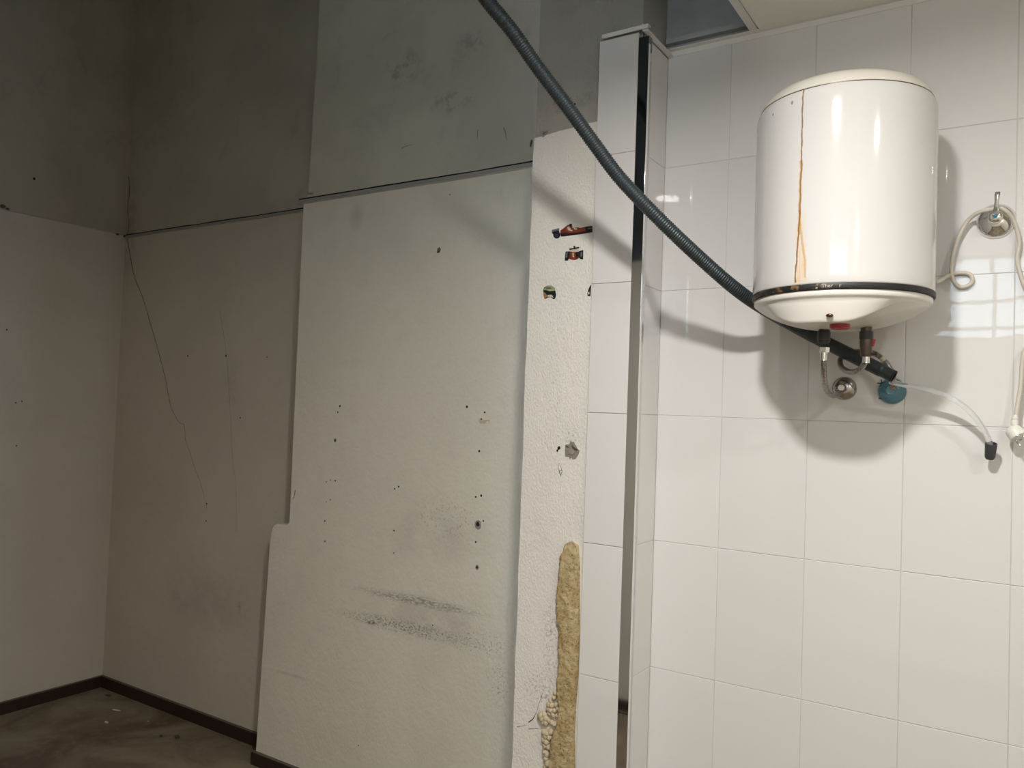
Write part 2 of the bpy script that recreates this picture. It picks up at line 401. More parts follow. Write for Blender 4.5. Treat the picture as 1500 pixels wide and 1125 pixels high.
# remnants of the old ceiling angle
def old_angle(name, x0, x1, Y, z, mat, hh=.022, parent=None):
    n = 26; bm = bmesh.new()
    rings = []
    for i in range(n+1):
        x = x0 + (x1-x0)*i/n; dz = .0025*mnoise.noise(Vector((x*2.2, Y, 0))) ; pr = .011 + .002*mnoise.noise(Vector((x*5, Y, 4)))
        sec = [(Y+.01, z+dz), (Y-pr, z+dz), (Y-pr-.004, z+.002+dz), (Y-pr, z+.005+dz), (Y-.005, z+hh+dz), (Y+.01, z+hh+dz)]
        rings.append([bm.verts.new((x, a, b)) for a, b in sec])
    for a, b in zip(rings, rings[1:]):
        for k_ in range(6): bm.faces.new((a[k_], a[(k_+1) % 6], b[(k_+1) % 6], b[k_]))
    bm.faces.new(rings[0]); bm.faces.new(rings[-1])
    t = struct(fin(name, bm, mat))
    bm = bmesh.new(); rings = []
    for i in range(n+1):
        x = x0 + (x1-x0)*i/n; dz = .0025*mnoise.noise(Vector((x*2.2, Y, 0))); g = .0075 + .004*mnoise.noise(Vector((x*6, 3, 0)))
        rings.append([bm.verts.new((x, a, b)) for a, b in [(Y+.005, z+hh+dz), (Y-.0022, z+hh+dz), (Y-.0008, z+hh+g+dz), (Y+.005, z+hh+g+dz)]])
    for a, b in zip(rings, rings[1:]):
        for k_ in range(4): bm.faces.new((a[k_], a[(k_+1) % 4], b[(k_+1) % 4], b[k_]))
    fin('painted_gap_shade', bm, M['black'], t); return t  # raised black strip, its colour stands for shade in the gap
t4 = old_angle('trim_4', -2.69*KS, -1.372, YM, H+.868*KS, M['trimdull'])
t5 = old_angle('trim_5', XL, -2.665*KS, YB, H+.876*KS, M['trimdull'], .016)
# crusty ridge on the left wall at the same height
rp = []
for i in range(40):
    y = YB - i*.06; rp.append(Vector((XL+.001, y, H+.893*KS + .01*mnoise.noise(Vector((y*3, 0, 0))) + .004*mnoise.noise(Vector((y*13, 0, 2))))))
tube('plaster_ridge', rp, [.004 + .002*abs(mnoise.noise(Vector((i*.9, 0, 5)))) for i in range(40)], M['trimdull'], bpy.data.objects['wall_left'], 6)
for px, py, r in ((4, 302, .014), (11, 306, .010), (172, 343, .010), (183, 346, .012)):
    p = at_x(px, py, XL+.004)
    bm = bmesh.new(); bmesh.ops.create_icosphere(bm, subdivisions=2, radius=r)
    for v in bm.verts: v.co = Vector((v.co.x*.5, v.co.y, v.co.z*.7)) * (1 + .4*mnoise.noise(v.co*90)) + p
    fin('plaster_crumb', bm, M['brownfit'], bpy.data.objects['wall_left'])
bm = bmesh.new(); bmesh.ops.create_icosphere(bm, subdivisions=2, radius=.012)
pc = at_y(455, 283, YM-.006)
for v in bm.verts: v.co = Vector((v.co.x*1.6, v.co.y*.7, v.co.z*.5)) * (1 + .4*mnoise.noise(v.co*90)) + pc
fin('plaster_crumb', bm, M['trimdull'], t4)
# skirting
def skirt(name, x0, x1, y0, y1, hgt=.063):
    s_ = struct(box(name, x0, x1, y0, y1, 0, hgt-.004, M['skirt']))
    box('top_edge', x0, x1, y0+.0005, y1, hgt-.004, hgt, M['skirt_edge'], s_); return s_
skirt('baseboard_back_left', XL+.014, -2.807*KS, YB-.014, YB, .068)
skirt('baseboard_left', XL, XL+.014, .115, YB, .068)
skirt('baseboard_middle', -2.818*KS, -1.372, YM-.016, YM, .062)
skirt('baseboard_rear', -1.25, XR, YR, YR+.014, .07)
struct(box('baseboard_rear_left', XL+.014, -1.25, .02, .034, 0, .065, M['skirt']))

# ------------------------------------------------------------------ suspended ceiling
XB = -0.705
ce = struct(box('ceiling', XB-.012, XB+.012, YR, YT-.001, CZ, CZ+.003, M['tbar']))
gx = [XB + .6*i for i in range(5)]; gx[-1] = XR
gy = [YT - .6*i for i in range(8)] + [YR]
for x in gx[1:-1]: box('grid_bar', x-.012, x+.012, YR, YT, CZ, CZ+.003, M['tbar'], ce)
for y in gy[1:-1]:
    for a, b in zip(gx, gx[1:]): box('grid_bar', a+.0125, b-.0125, y-.012, y+.012, CZ+.0002, CZ+.003, M['tbar'], ce)
box('grid_bar', XB-.002, XB+.002, YR, YT, CZ+.003, CZ+.035, M['tbar'], ce)
for a, b in zip(gx, gx[1:]):
    for c_, d_ in zip(gy, gy[1:]):
        if c_-d_ < .05: continue
        e = .004
        bm = box_bm(a+e, b-e, d_+e, c_-e, CZ+.0035, CZ+.014)
        m_ = .019
        box_bm(a+m_, b-m_, d_+m_, c_-m_, CZ-.004, CZ+.0034, bm)
        fin('ceiling_tile', bm, M['ceil'], ce)
# wall angle under the ceiling along the tiled wall
bm = box_bm(-.984, XR, YT-.022, YT-.0002, CZ-.003, CZ-.0004); box_bm(-.984, XR, YT-.003, YT-.0002, CZ-.020, CZ-.003, bm)
fin('wall_angle', bm, M['tbar'], ce)
# ledge above the ceiling
struct(box('trim_6', -.99, XR, YT-.018, YT+.003, H+1.204, H+1.222, M['concrete']))
# downlight fittings
labs = ['round white downlight in the ceiling nearest the water heater', 'round white downlight in the ceiling right of the heater',
        'round white added fill downlight in the ceiling behind the camera']
for (x, y, p), lb in zip(LAMPS, labs):
    t = thing('downlight', lb, 'lamp', (x, y, CZ-.012), 'ceiling downlights')
    lathe('ring', [(.074, .006), (.074, .001), (.084, -.002), (.095, .001), (.096, .0078), (.074, .0078)], (x, y, CZ-.012), mat=M['lamp_ring'], parent=t)
    lathe('diffuser', [(0, .0070), (.073, .0070), (.073, .0076), (0, .0076)], (x, y, CZ-.012), mat=M['diff'], parent=t)

# ------------------------------------------------------------------ water heater
HX, HY, HR = -0.398, 2.168, 0.2165
zc = H + .310                      # joint of the cover
heater = thing('water_heater', 'white cylindrical electric water heater with rust streak hung on the tiled wall', 'water heater', (HX, HY, H+.225))
def rust_mat(lx):
    k = NT('white_enamel_rusted'); P = k.obj(); col = (0.68, 0.668, 0.65)
    sx = k.n('ShaderNodeSeparateXYZ'); k.put(sx.inputs[0], P); X, Y, Z = sx.outputs
    front = k.math('LESS_THAN', Y, 0.0)
    zz = k.vmath('MULTIPLY', P, (0, 0, 1))
    wig = k.math('MULTIPLY_ADD', k.noise(zz, 22, 3), .010, -.005)
    def streak(x0, w, z0, z1, offs, drift=0.0):
        dx = k.math('SUBTRACT', X, x0); dx = k.math('SUBTRACT', dx, wig)
        if drift:
            dx = k.math('SUBTRACT', dx, k.math('MULTIPLY', k.ramp(Z, z1, z0, 0, 1), drift))
        wn = k.math('MULTIPLY_ADD', k.noise(k.vmath('ADD', zz, (0, 0, offs)), 60, 3), w*1.6, w*.2)
        m = k.ramp(k.math('ABSOLUTE', dx), wn, k.math('MULTIPLY', wn, .35), 0, 1)
        m = k.math('MULTIPLY', m, k.math('GREATER_THAN', Z, z0)); m = k.math('MULTIPLY', m, k.math('LESS_THAN', Z, z1))
        return k.math('MULTIPLY', m, front)
    a0 = at_y(1175, 143, HY-HR).x - HX; 
    zt, zb = .578, .105
    base = k.mix(0.0, col, col)
    fill = streak(a0+.001, .017, zb, .30, 3.0, .004)
    fill = k.math('MULTIPLY', fill, k.ramp(Z, .32, .12, .1, 1))
    base = k.mix(k.math('MULTIPLY', k.math('MULTIPLY', fill, k.ramp(k.noise(k.vmath('MULTIPLY', P, (1, 1, .12)), 190, 3, .6), .35, .6, .25, 1)), .8), base, (0.74, 0.53, 0.30))
    s1 = streak(a0, .0026, .27, zt, 0.0)
    s2 = streak(a0-.001, .0028, zb, .28, 1.0, -.007)
    s3 = streak(a0-.001, .0040, zb+.01, .28, 2.0, .017)
    s4 = streak(a0-.001, .0046, .22, .40, 2.6)
    for s_, c_, f in ((s4, (0.60,0.33,0.10), .8), (s3, (0.55,0.34,0.12), .65), (s2, (0.27,0.14,0.045), .95), (s1, (0.28,0.15,0.05), .92)):
        base = k.mix(k.math('MULTIPLY', s_, f), base, c_)
    # chips near the top seam
    for px, py, r in ((1160, 150, .004), (1127, 161, .003)):
        p = at_y(px, py, HY-HR*.93)
        d = k.vmath('MULTIPLY', k.vmath('SUBTRACT', P, (p.x-HX, 0, p.z-heater.location.z)), (1, 0, .6))
        base = k.mix(k.math('MULTIPLY', k.ramp(k.vmath('LENGTH', d), r, r*.4, 0, .8), front), base, (0.30,0.17,0.07))
    k.put(k.b.inputs['Base Color'], base)
    k.b.inputs['Roughness'].default_value = 0.09; k.b.inputs['Coat Weight'].default_value = 0.1; k.b.inputs['Coat Roughness'].default_value = 0.05
    return k.m
M['enamel'] = rust_mat(0)
k = NT('cream_top_cap'); P = k.obj(); c = k.mix(0.0, (0.72,0.69,0.61), (0.72,0.69,0.61))
for px, py, r in ((1333, 124, .008), (1341, 124, .006), (1339, 129, .005)):
    p = at_y(px, py, HY-.13)
    q = k.vmath('SUBTRACT', P, (p.x-HX, p.y-HY, p.z-(H+.225)))
    q = k.vmath('ADD', q, k.vmath('SCALE', k.n('ShaderNodeTexNoise').outputs['Color']))
    msk = k.ramp(k.vmath('LENGTH', k.vmath('SUBTRACT', P, (p.x-HX, p.y-HY, p.z-(H+.225)))), r, r*.2, 0, .6)
    c = k.mix(msk, c, (0.45,0.33,0.18))
k.put(k.b.inputs['Base Color'], c); k.b.inputs['Roughness'].default_value = .22; M['cap'] = k.m
M['cover'] = simple('cream_abs_cover', (0.76,0.735,0.68), 0.28)
zs_ = H + .800
prof = [(HR-.004, zc+.013), (HR-.001, zc+.0145), (HR, zc+.018)]
prof += [(HR, zc+.018 + (zs_-.03-zc-.018)*i/20) for i in range(1, 21)]
prof += [(HR-.0006, zs_-.022), (HR-.002, zs_-.014), (HR-.0045, zs_-.007), (HR-.0075, zs_-.001), (HR-.012, zs_-.0005)]
fin('body', lathe_bm([(r, h) for r, h in prof], (HX, HY, 0), sides=96), M['enamel'], heater, 50)
fin('seam', lathe_bm([(HR-.012, zs_-.002), (HR-.0082, zs_-.001), (HR-.0082, zs_+.0016), (HR-.012, zs_+.002)], (HX, HY, 0), sides=96), M['brownfit'], heater, 50)
tp = [(HR-.012, zs_+.0012), (HR-.0076, zs_+.0016), (HR-.0085, zs_+.005), (HR-.013, zs_+.016), (HR-.021, zs_+.027), (HR-.033, zs_+.037), (HR-.052, zs_+.046), (HR-.08, zs_+.053), (HR-.12, zs_+.058), (.04, zs_+.061), (0, zs_+.0615)]
fin('top_cap', lathe_bm(tp, (HX, HY, 0), sides=96), M['cap'], heater, True)
# black band, worn
k = NT('worn_black_band'); P = k.obj()
n1 = k.noise(P, 45, 5, 0.7); sx = k.n('ShaderNodeSeparateXYZ'); k.put(sx.inputs[0], P)
reg = k.ramp(sx.outputs[0], .03, -.02, 0, 1)
msk = k.math('MULTIPLY', k.ramp(n1, .52, .60), reg)
c = k.mix(msk, (0.012,0.012,0.012), (0.16,0.095,0.04))
c = k.mix(k.math('MULTIPLY', k.ramp(k.noise(P, 130, 3), .66, .72), reg), c, (0.45,0.38,0.28))
k.put(k.b.inputs['Base Color'], c); k.b.inputs['Roughness'].default_value = .5; M['band'] = k.m
fin('black_band', lathe_bm([(HR-.008, zc+.0005), (HR+.0004, zc+.0010), (HR+.0012, zc+.003), (HR+.0012, zc+.0125), (HR+.0002, zc+.0140), (HR-.008, zc+.0142)], (HX, HY, 0), sides=96), M['band'], heater, 50)
# lettering on the band (worn away in the middle)
def glyphs(text, a0_, zmid, size, mat, parent, tracking=.62):
    cu = bpy.data.curves.new('lettering', 'FONT'); cu.body = text; cu.size = size; cu.extrude = 0.0002; cu.align_x = 'LEFT'; cu.resolution_u = 2
    tmp = bpy.data.objects.new('lettering', cu); C.objects.link(tmp)
    dg = bpy.context.evaluated_depsgraph_get(); me = bpy.data.meshes.new_from_object(tmp.evaluated_get(dg))
    bpy.data.objects.remove(tmp)
    rr = HR + .0017
    for v in me.vertices:
        a = a0_ + v.co.x / rr; r = rr + v.co.z
        wx, wy = HX + r*math.sin(a), HY - r*math.cos(a)
        off = origin(parent)
        v.co = (wx-off.x, wy-off.y, zmid + v.co.y - size*.33 - off.z)
    me.materials.clear(); me.materials.append(mat)
    return link('lettering', me, mat, parent)
M['print'] = simple('silver_print', (0.55,0.52,0.47), 0.5)
band = bpy.data.objects['black_band']
tx = at_y(1204, 420, HY-HR+.003).x
glyphs('Ther', math.asin((tx-HX)/HR), zc+.0073, .0125, M['print'], band)
tx = at_y(1229, 420, HY-HR+.003).x
glyphs('r', math.asin((tx-HX)/HR), zc+.0073, .0125, M['print'], band)
# bottom cover with scooped front
NT_, NR_ = 160, 44
bm = bmesh.new(); rings = []
def sstep(a, b, x):
    t = min(1, max(0, (x-a)/(b-a))); return t*t*(3-2*t)
RC = HR - .006
rim = [(RC-.010, 0.001), (RC, .0), (RC+.0015, -.002), (RC+.0015, -.012), (RC-.001, -.0155), (RC-.005, -.0175)]
for r, h in rim:
    rings.append([bm.verts.new((HX + r*math.sin(2*PI*k_/NT_), HY - r*math.cos(2*PI*k_/NT_), zc + h)) for k_ in range(NT_)])
for j in range(1, NR_+1):
    u = .22*j/24 if j <= 24 else .22 + .78*(j-24)/(NR_-24)
    ring = []
    for k_ in range(NT_):
        th = 2*PI*k_/NT_; d = (th + PI) % (2*PI) - PI        # 0 is the front (-Y), + towards +X
        lipL = sstep(math.radians(-66), math.radians(-18), d)**.8; lipR = (1 - sstep(math.radians(10), math.radians(58), d))**.8
        D = .058 * lipL * lipR
        rho = 1 - u
        bowl = .058 * (1 - rho**2.3)**.85
        face = D * min(1, (u/.075))**.8 * (1 - .34*sstep(.080, .115, u))
        inset = 1.0
        z = -max(bowl, face)
        r = (RC-.005) * rho
        ring.append(bm.verts.new((HX + r*math.sin(th), HY - r*math.cos(th), zc - .0175 + z)) if rho > 1e-6 else None)
    if ring[0] is None:
        c0 = bm.verts.new((HX, HY, zc-.0175-.058)); ring = [c0]
    rings.append(ring)
for a, b in zip(rings, rings[1:]):
    for k_ in range(NT_):
        k2 = (k_+1) % NT_
        if len(b) == 1: bm.faces.new((a[k_], a[k2], b[0]))
        else: bm.faces.new((a[k_], a[k2], b[k2], b[k_]))
cover = fin('bottom_cover', bm, M['cover'], heater, True)
# indicator window in the front face
p = at_y(1215, 462, HY-.2005)
bm = lathe_bm([(0, .003), (.0035, .003), (.0042, .0015), (.0042, -.004)], (0,0,0), (0,-1,-.1), 20)
for v in bm.verts: v.co.x *= 1.9; v.co += p
fin('indicator_window', bm, M['led'], cover, True)
# red rating disc under the cover
p = at_y(1230, 481, HY-.13)
bm = lathe_bm([(0, -.002), (.020, -.002), (.023, .001), (.023, .010), (0, .010)], p, (0,0,1), 32)
fin('red_disc', bm, M['redplastic'], heater, 40)
# wall bracket
box('bracket', HX-.09, HX+.09, HY+HR-.012, YT-.0002, H+.66, H+.70, M['tbar'], heater, .001)
box('bracket', HX-.09, HX+.09, HY+HR-.012, YT-.0002, H+.42, H+.46, M['tbar'], heater, .001)

# outlets under the heater
def hexnut(prof_r, h0, h1, o, mat, parent, name='nut', axis=(0,0,1)):
    return fin(name, lathe_bm([(0, h0), (prof_r*.93, h0), (prof_r, h0+.001), (prof_r, h1-.001), (prof_r*.93, h1), (0, h1)], o, axis, 6), mat, parent)
pa = at_y(1207, 490, 2.15)
x, y, z = pa
cf = thing('pipe_connector', 'black plastic pipe connector under the left side of the heater', 'pipe fitting', (x, y, z-.022), 'pipe fittings under the heater')
lathe('stub', [(0, .045), (.0125, .045), (.0125, .008), (0, .008)], (x, y, z-.0), mat=M['brownfit'], parent=cf)
lathe('sleeve', [(0, .010), (.0145, .010), (.0160, .004), (.0160, -.016), (.0135, -.022), (0, -.022)], (x, y, z), mat=M['dark'], parent=cf)
pb = at_y(1269, 490, 2.15)
x2, y2, z2 = pb
sv = thing('safety_valve', 'brown metal safety valve with small red lever under the heater', 'valve', (x2, y2, z2-.056), 'pipe fittings under the heater')
lathe('stub', [(0, .045), (.0135, .045), (.0135, .006), (0, .006)], (x2, y2, z2), mat=M['brownfit'], parent=sv)
lathe('collar', [(0, .008), (.0155, .008), (.0165, .005), (.0165, -.010), (.0150, -.013), (0, -.013)], (x2, y2, z2), mat=M['dark'], parent=sv)
lathe('body', [(0, -.013), (.0150, -.013), (.0158, -.018), (.0150, -.030), (.0135, -.050), (.0120, -.056), (0, -.056)], (x2, y2, z2), mat=M['brownfit'], parent=sv)
bm = box_bm(x2+.0135, x2+.022, y2-.005, y2+.005, z2-.030, z2-.013)
for v in bm.verts:
    if v.co.z < z2-.02: v.co.x -= .004
fin('lever', bm, M['redplastic'], sv)
lathe('drain', [(0, 0), (.0035, 0), (.0035, .012), (.005, .012), (.005, .016), (0, .016)], (x2+.010, y2, z2-.050), (1, 0, .1), M['dark'], sv, 12)

# chrome wall valve (left), blue capped valve (right)
vp = at_y(1237, 569, YT)
wv = thing('wall_valve', 'tarnished chrome round wall valve below the heater', 'valve', (vp.x, YT, vp.z-.03))
lathe('rosette', [(.033, 0), (.033, .003), (.030, .009), (.022, .014), (.013, .017), (0, .017)], (vp.x, YT, vp.z), (0,-1,0), M['dullchrome'], wv, 40, True)
lathe('stem', [(.010, .015), (.010, .040), (.0085, .044), (0, .044)], (vp.x, YT, vp.z), (0,-1,0), M['dullchrome'], wv, 24)
hexnut(.0095, .040, .050, (vp.x, YT, vp.z), M['chrome'], wv, 'nut', (0,-1,0))
tube('side_outlet', [Vector((vp.x, YT-.030, vp.z)), Vector((vp.x-.020, YT-.032, vp.z-.008))], .0075, M['dullchrome'], wv, 14)
bp = at_y(1307, 573, YT)
bv = thing('capped_valve', 'wall valve behind a round translucent blue cap beneath the hose end', 'valve', (bp.x, YT, bp.z-.035))
lathe('blue_cap', [(.036, 0), (.036, .004), (.034, .012), (.028, .020), (.018, .024), (0, .025)], (bp.x, YT, bp.z), (0,-1,0), M['blue'], bv, 40, True)
lathe('stem', [(.010, .0), (.010, .012), (.009, .014), (0, .014)], (bp.x-.004, YT, bp.z+.004), (0,-1,0), M['dullchrome'], bv, 20)
hexnut(.0125, .012, .0195, (bp.x-.002, YT, bp.z+.001), M['chrome'], bv, 'nut', (0,-1,0))
for (ax, ay), (bx, by) in (((1285, 561), (1296, 562)), ((1291, 556), (1291, 566)), ((1287, 583), (1294, 584))):
    tube('tab', [at_y(ax, ay, YT-.012), at_y(bx, by, YT-.010)], .0016, M['dark'], bv, 6)

# flexible braided hoses
def flex(label, pts, r, parts=()):
    P = [at_y(*p) for p in pts]; path = spline(P, 8)
    t = thing('flexible_hose', label, 'hose', P[0], 'braided hoses under the heater')
    tube('braid', path, r, M['braid'], t, 14)
    return t, path
f1, path1 = flex('braided steel hose from the left outlet to the chrome wall valve',
    [(1207, 521, 2.150), (1206.5, 540, 2.158), (1207.5, 557, 2.19), (1211, 571, 2.235), (1219, 579, 2.29), (1226, 577.5, 2.345), (1231, 574, 2.376)], .0072)
o = P0 = at_y(1207, 508, 2.15)
hexnut(.0135, -.014, .0, (P0.x, P0.y, P0.z-.001), M['chrome'], f1)
lathe('ferrule', [(0, 0), (.0080, 0), (.0088, -.003), (.0080, -.006), (.0088, -.009), (.0080, -.012), (.0088, -.015), (.0080, -.018), (.0085, -.024), (0, -.024)], (P0.x, P0.y, P0.z-.012), mat=M['chrome'], parent=f1, sides=20)
f2, path2 = flex('looped braided steel hose from the safety valve to the blue capped valve',
    [(1268, 522, 2.150), (1267, 530, 2.155), (1262, 539, 2.17), (1252, 544.5, 2.19), (1242, 544, 2.22), (1233, 538, 2.27), (1230.5, 530, 2.32), (1233, 523.5, 2.352), (1240, 519, 2.368), (1252, 515.5, 2.370),
     (1270, 515, 2.362), (1283, 519, 2.360), (1294, 527, 2.355), (1302, 537, 2.352), (1307, 548, 2.353), (1309, 560, 2.358), (1308, 570, 2.366)], .0072)
P1 = at_y(1269, 515, 2.15)
hexnut(.0115, -.014, .0, (P1.x, P1.y, P1.z+.002), M['chrome'], f2)
lathe('ferrule', [(0, 0), (.0080, 0), (.0088, -.003), (.0080, -.006), (.0088, -.009), (.0080, -.012), (.0085, -.018), (0, -.018)], (P1.x, P1.y, P1.z-.011), mat=M['chrome'], parent=f2, sides=20)
i0 = int(len(path2)*.735)
tube('label_band', path2[i0:i0+5], .0079, M['paper'], f2, 14)

# ------------------------------------------------------------------ big corrugated drain hose
hp = [at_y(600, -150, 1.52), at_y(662, -70, 1.585), at_y(713, 0, 1.645)] + [at_y(a, b, c) for a, b, c in
      [(750, 45, 1.695), (785, 95, 1.76), (830, 155, 1.825), (870, 210, 1.885), (905, 257, 1.93), (940, 295, 1.965), (985, 340, 2.025), (1030, 382, 2.10),
       (1070, 417, 2.165), (1105, 443, 2.24), (1150, 470, 2.335), (1200, 497, 2.335), (1250, 522, 2.315), (1308, 551, 2.305)]]
hp = [hp[0] + (hp[0]-hp[1])*3.2 + Vector((0, 0, -.0))] + hp
path = spline(hp, 6)
# resample evenly for the corrugation
L = [0]
for a, b in zip(path, path[1:]): L.append(L[-1] + (b-a).length)
def samp(s):
    for i in range(len(L)-1):
        if L[i+1] >= s: 
            t = (s-L[i])/max(1e-9, L[i+1]-L[i]); return path[i].lerp(path[i+1], t)
    return path[-1]
tot = L[-1]; pitch = .0068
N_ = int(tot/pitch*4)
pp, rr = [], []
smooth_from = tot - .33
for i in range(N_+1):
    s = tot*i/N_; pp.append(samp(s))
    ph = (i % 4)
    amp = .0010 if s < smooth_from else .0002
    r = .0182 + (amp if ph in (1, 2) else -amp)
    if s > tot-.030: r = .0165
    rr.append(r)
hose = thing('drain_hose', 'long dark grey corrugated hose hanging diagonally across to the heater', 'hose', pp[-1])
fin('corrugated_tube', tube_bm(pp, rr, 18, None, False), M['hose'], hose, True)
# open end
e0, e1 = pp[-1], (pp[-1]-pp[-6]).normalized()
fin('open_end', lathe_bm([(.0165, -.001), (.0165, .003), (.0125, .003), (.0125, -.03), (0, -.03)], e0, e1, 18), M['hosein'], hose, 50)
# top fixing to the slab
tp0 = pp[0]
lathe('hose_clip', [(.0200, -.012), (.0225, -.012), (.0225, .012), (.0200, .012)], pp[6], (pp[8]-pp[4]), M['dark'], hose, 24)

# ------------------------------------------------------------------ clear tube and rubber end cap
cp = [at_y(*q) for q in [(1303, 559, 2.318), (1320, 563, 2.320), (1345, 568, 2.325), (1375, 576, 2.330), (1400, 587, 2.335), (1422, 604, 2.342), (1438, 624, 2.350), (1448, 643, 2.357), (1451, 654, 2.360)]]
ct = thing('clear_tube', 'thin transparent plastic tube curving down right of the hose end', 'tube', cp[-1])
tube('vinyl', spline(cp, 6), .0068, M['clear'], ct, 14)
cc = at_y(1452, 650, 2.36); ax = (at_y(1450, 669, 2.372) - cc).normalized()
cap_ = thing('rubber_cap', 'small dark rubber sleeve on the end of the clear tube', 'cap', cc + ax*.042)
lathe('sleeve', [(.0110, .004), (.0110, -.001), (.0135, -.001), (.0138, .001), (.0130, .018), (.0118, .036), (.0095, .041), (0, .041)], cc, ax, M['rubber'], cap_, 24)

# ------------------------------------------------------------------ tap on the wall
q = at_y(1459, 324, YT)
tap = thing('wall_tap', 'small chrome wall stop tap with upright lever beside the heater', 'tap', (q.x, YT, q.z-.04))
lathe('rosette', [(.046, 0), (.046, .002), (.043, .009), (.034, .017), (.022, .023), (.015, .026), (0, .026)], (q.x, YT, q.z), (0,-1,0), M['chrome'], tap, 48, True)
lathe('stem', [(.013, .022), (.012, .032), (.0165, .036), (.0175, .048), (.0150, .054), (.009, .057), (0, .0575)], (q.x, YT, q.z+.003), (0,-1,-.05), M['chrome'], tap, 32, True)
M['bluedot'] = simple('blue_marker', (0.03,0.22,0.36), 0.3)
lathe('cold_marker', [(.0050, .0), (.0045, .0022), (0, .0026)], (q.x, YT-.0570, q.z+.001), (0,-1,-.05), M['bluedot'], tap, 20, True)
a = Vector((q.x+.001, YT-.050, q.z+.012)); b = at_y(1461.5, 281, YT-.062)
bm = bmesh.new(); secs = []
for t_, hw, th_ in ((0, .0065, .006), (.25, .0050, .005), (.55, .0048, .0035), (.8, .0060, .0030), (1, .0062, .0026)):
    c = a.lerp(b, t_) + Vector((0, -.006*math.sin(t_*PI), 0))
    secs.append([bm.verts.new(c + Vector((sx_*hw, sy_*th_, 0))) for sx_, sy_ in ((-1,-1),(1,-1),(1,1),(-1,1))])
for s0, s1 in zip(secs, secs[1:]):
    for k_ in range(4): bm.faces.new((s0[k_], s0[(k_+1)%4], s1[(k_+1)%4], s1[k_]))
bm.faces.new(secs[0]); bm.faces.new(secs[-1])
bmesh.ops.bevel(bm, geom=bm.edges[:], offset=.001, segments=2, affect='EDGES')
fin('lever', bm, M['chrome'], tap, True)

# ------------------------------------------------------------------ power cable and plug
kp = [at_y(*q_) for q_ in [(1371, 413, 2.26), (1380, 409, 2.33), (1393, 402, 2.385), (1408, 399.5, 2.398), (1421, 402, 2.400), (1424.5, 411, 2.400), (1418, 418.5, 2.400), (1406, 420, 2.398),
      (1397, 412, 2.385), (1393.5, 399, 2.380), (1394.5, 383, 2.388), (1399, 363, 2.392), (1407, 342, 2.390), (1419, 322, 2.385), (1434, 311, 2.372), (1450, 307, 2.366), (1464, 304.5, 2.366), (1476, 311, 2.372), (1485, 324, 2.385),
      (1491, 342, 2.392), (1493, 358, 2.395), (1490, 376, 2.396), (1492, 392, 2.396), (1499, 415, 2.396), (1512, 445, 2.398), (1524, 475, 2.398), (1522, 500, 2.392), (1508, 505, 2.385), (1499, 520, 2.382), (1496.5, 545, 2.380),
      (1494.5, 570, 2.378), (1490, 596, 2.374), (1487.5, 612, 2.370)]]
cab = thing('power_cable', 'white electrical cable looped over the wall tap and down to its plug', 'cable', kp[0])
tube('cord', spline(kp, 7), .0054, M['white_pvc'], cab, 12)
pl = at_y(1486, 622, 2.368)
plug = thing('power_plug', 'white two pin mains plug hanging at the right edge', 'plug', at_y(1487, 652, 2.365))
adir = (at_y(1485, 640, 2.366) - at_y(1488, 610, 2.370)).normalized()
lathe('strain_relief', [(.0058, -.024), (.0064, -.022), (.0064, -.018), (.0078, -.017), (.0078, -.012), (.0070, -.011), (.0088, -.009), (.0088, -.003), (.0082, .002), (0, .002)], pl, adir, M['plug'], plug, 20)
# body: round disc facing down right, pins out of its face
pc_ = at_y(1487, 634, 2.366); face = Vector((.55, -.35, -.76)).normalized()
lathe('body', [(0, -.016), (.012, -.016), (.018, -.010), (.0195, -.002), (.0195, .014), (.0170, .016), (0, .016)], pc_, face, M['plug'], plug, 28)
side = face.cross(Vector((0, 1, 0))).normalized()
for s_ in (-1, 1):
    c0 = pc_ + face*.016 + side*(.0095*s_)
    lathe('pin', [(.0024, 0), (.0024, .017), (.0015, .019), (0, .019)], c0, face, M['chrome'], plug, 12)
    box_o = pc_ + side.cross(face)*(.0165*s_) + face*.012
    lathe('earth_clip', [(0, 0), (.003, 0), (.003, .005), (0, .005)], box_o, face, M['dullchrome'], plug, 8)

# ------------------------------------------------------------------ stickers on the column
def colmat(c): 
    key = 'st%.2f%.2f%.2f' % c
    if key not in M: M[key] = simple('sticker_print', c, 0.35)
    return M[key]
def sticker(name, label, layers, group):
    cx = sum(p[0] for p in layers[0][1])/len(layers[0][1]); cy = sum(p[1] for p in layers[0][1])/len(layers[0][1])
    t = thing(name, label, 'sticker', at_y(cx, cy, YP), group)
    for i, (c, pts_) in enumerate(layers):
        y1 = YP - .0004 - .00025*i
        pp_ = [at_y(a, b, YP) for a, b in pts_]
        o = prism('print', [(v.x, v.z) for v in pp_], y1-.00025, YP+.0002, colmat(c), t)
    return t
def Z5(l): return [(760 + a/7.03, 300 + b/7.03) for a, b in l]
K_, RD, OR, WH, GY, BL = (.015,.016,.020), (.19,.028,.018), (.28,.075,.035), (.62,.58,.52), (.16,.17,.18), (.03,.05,.07)
def circ(x, y, r, n=14, sy=1): return [(x + r*math.cos(2*PI*i/n), y + r*sy*math.sin(2*PI*i/n)) for i in range(n)]
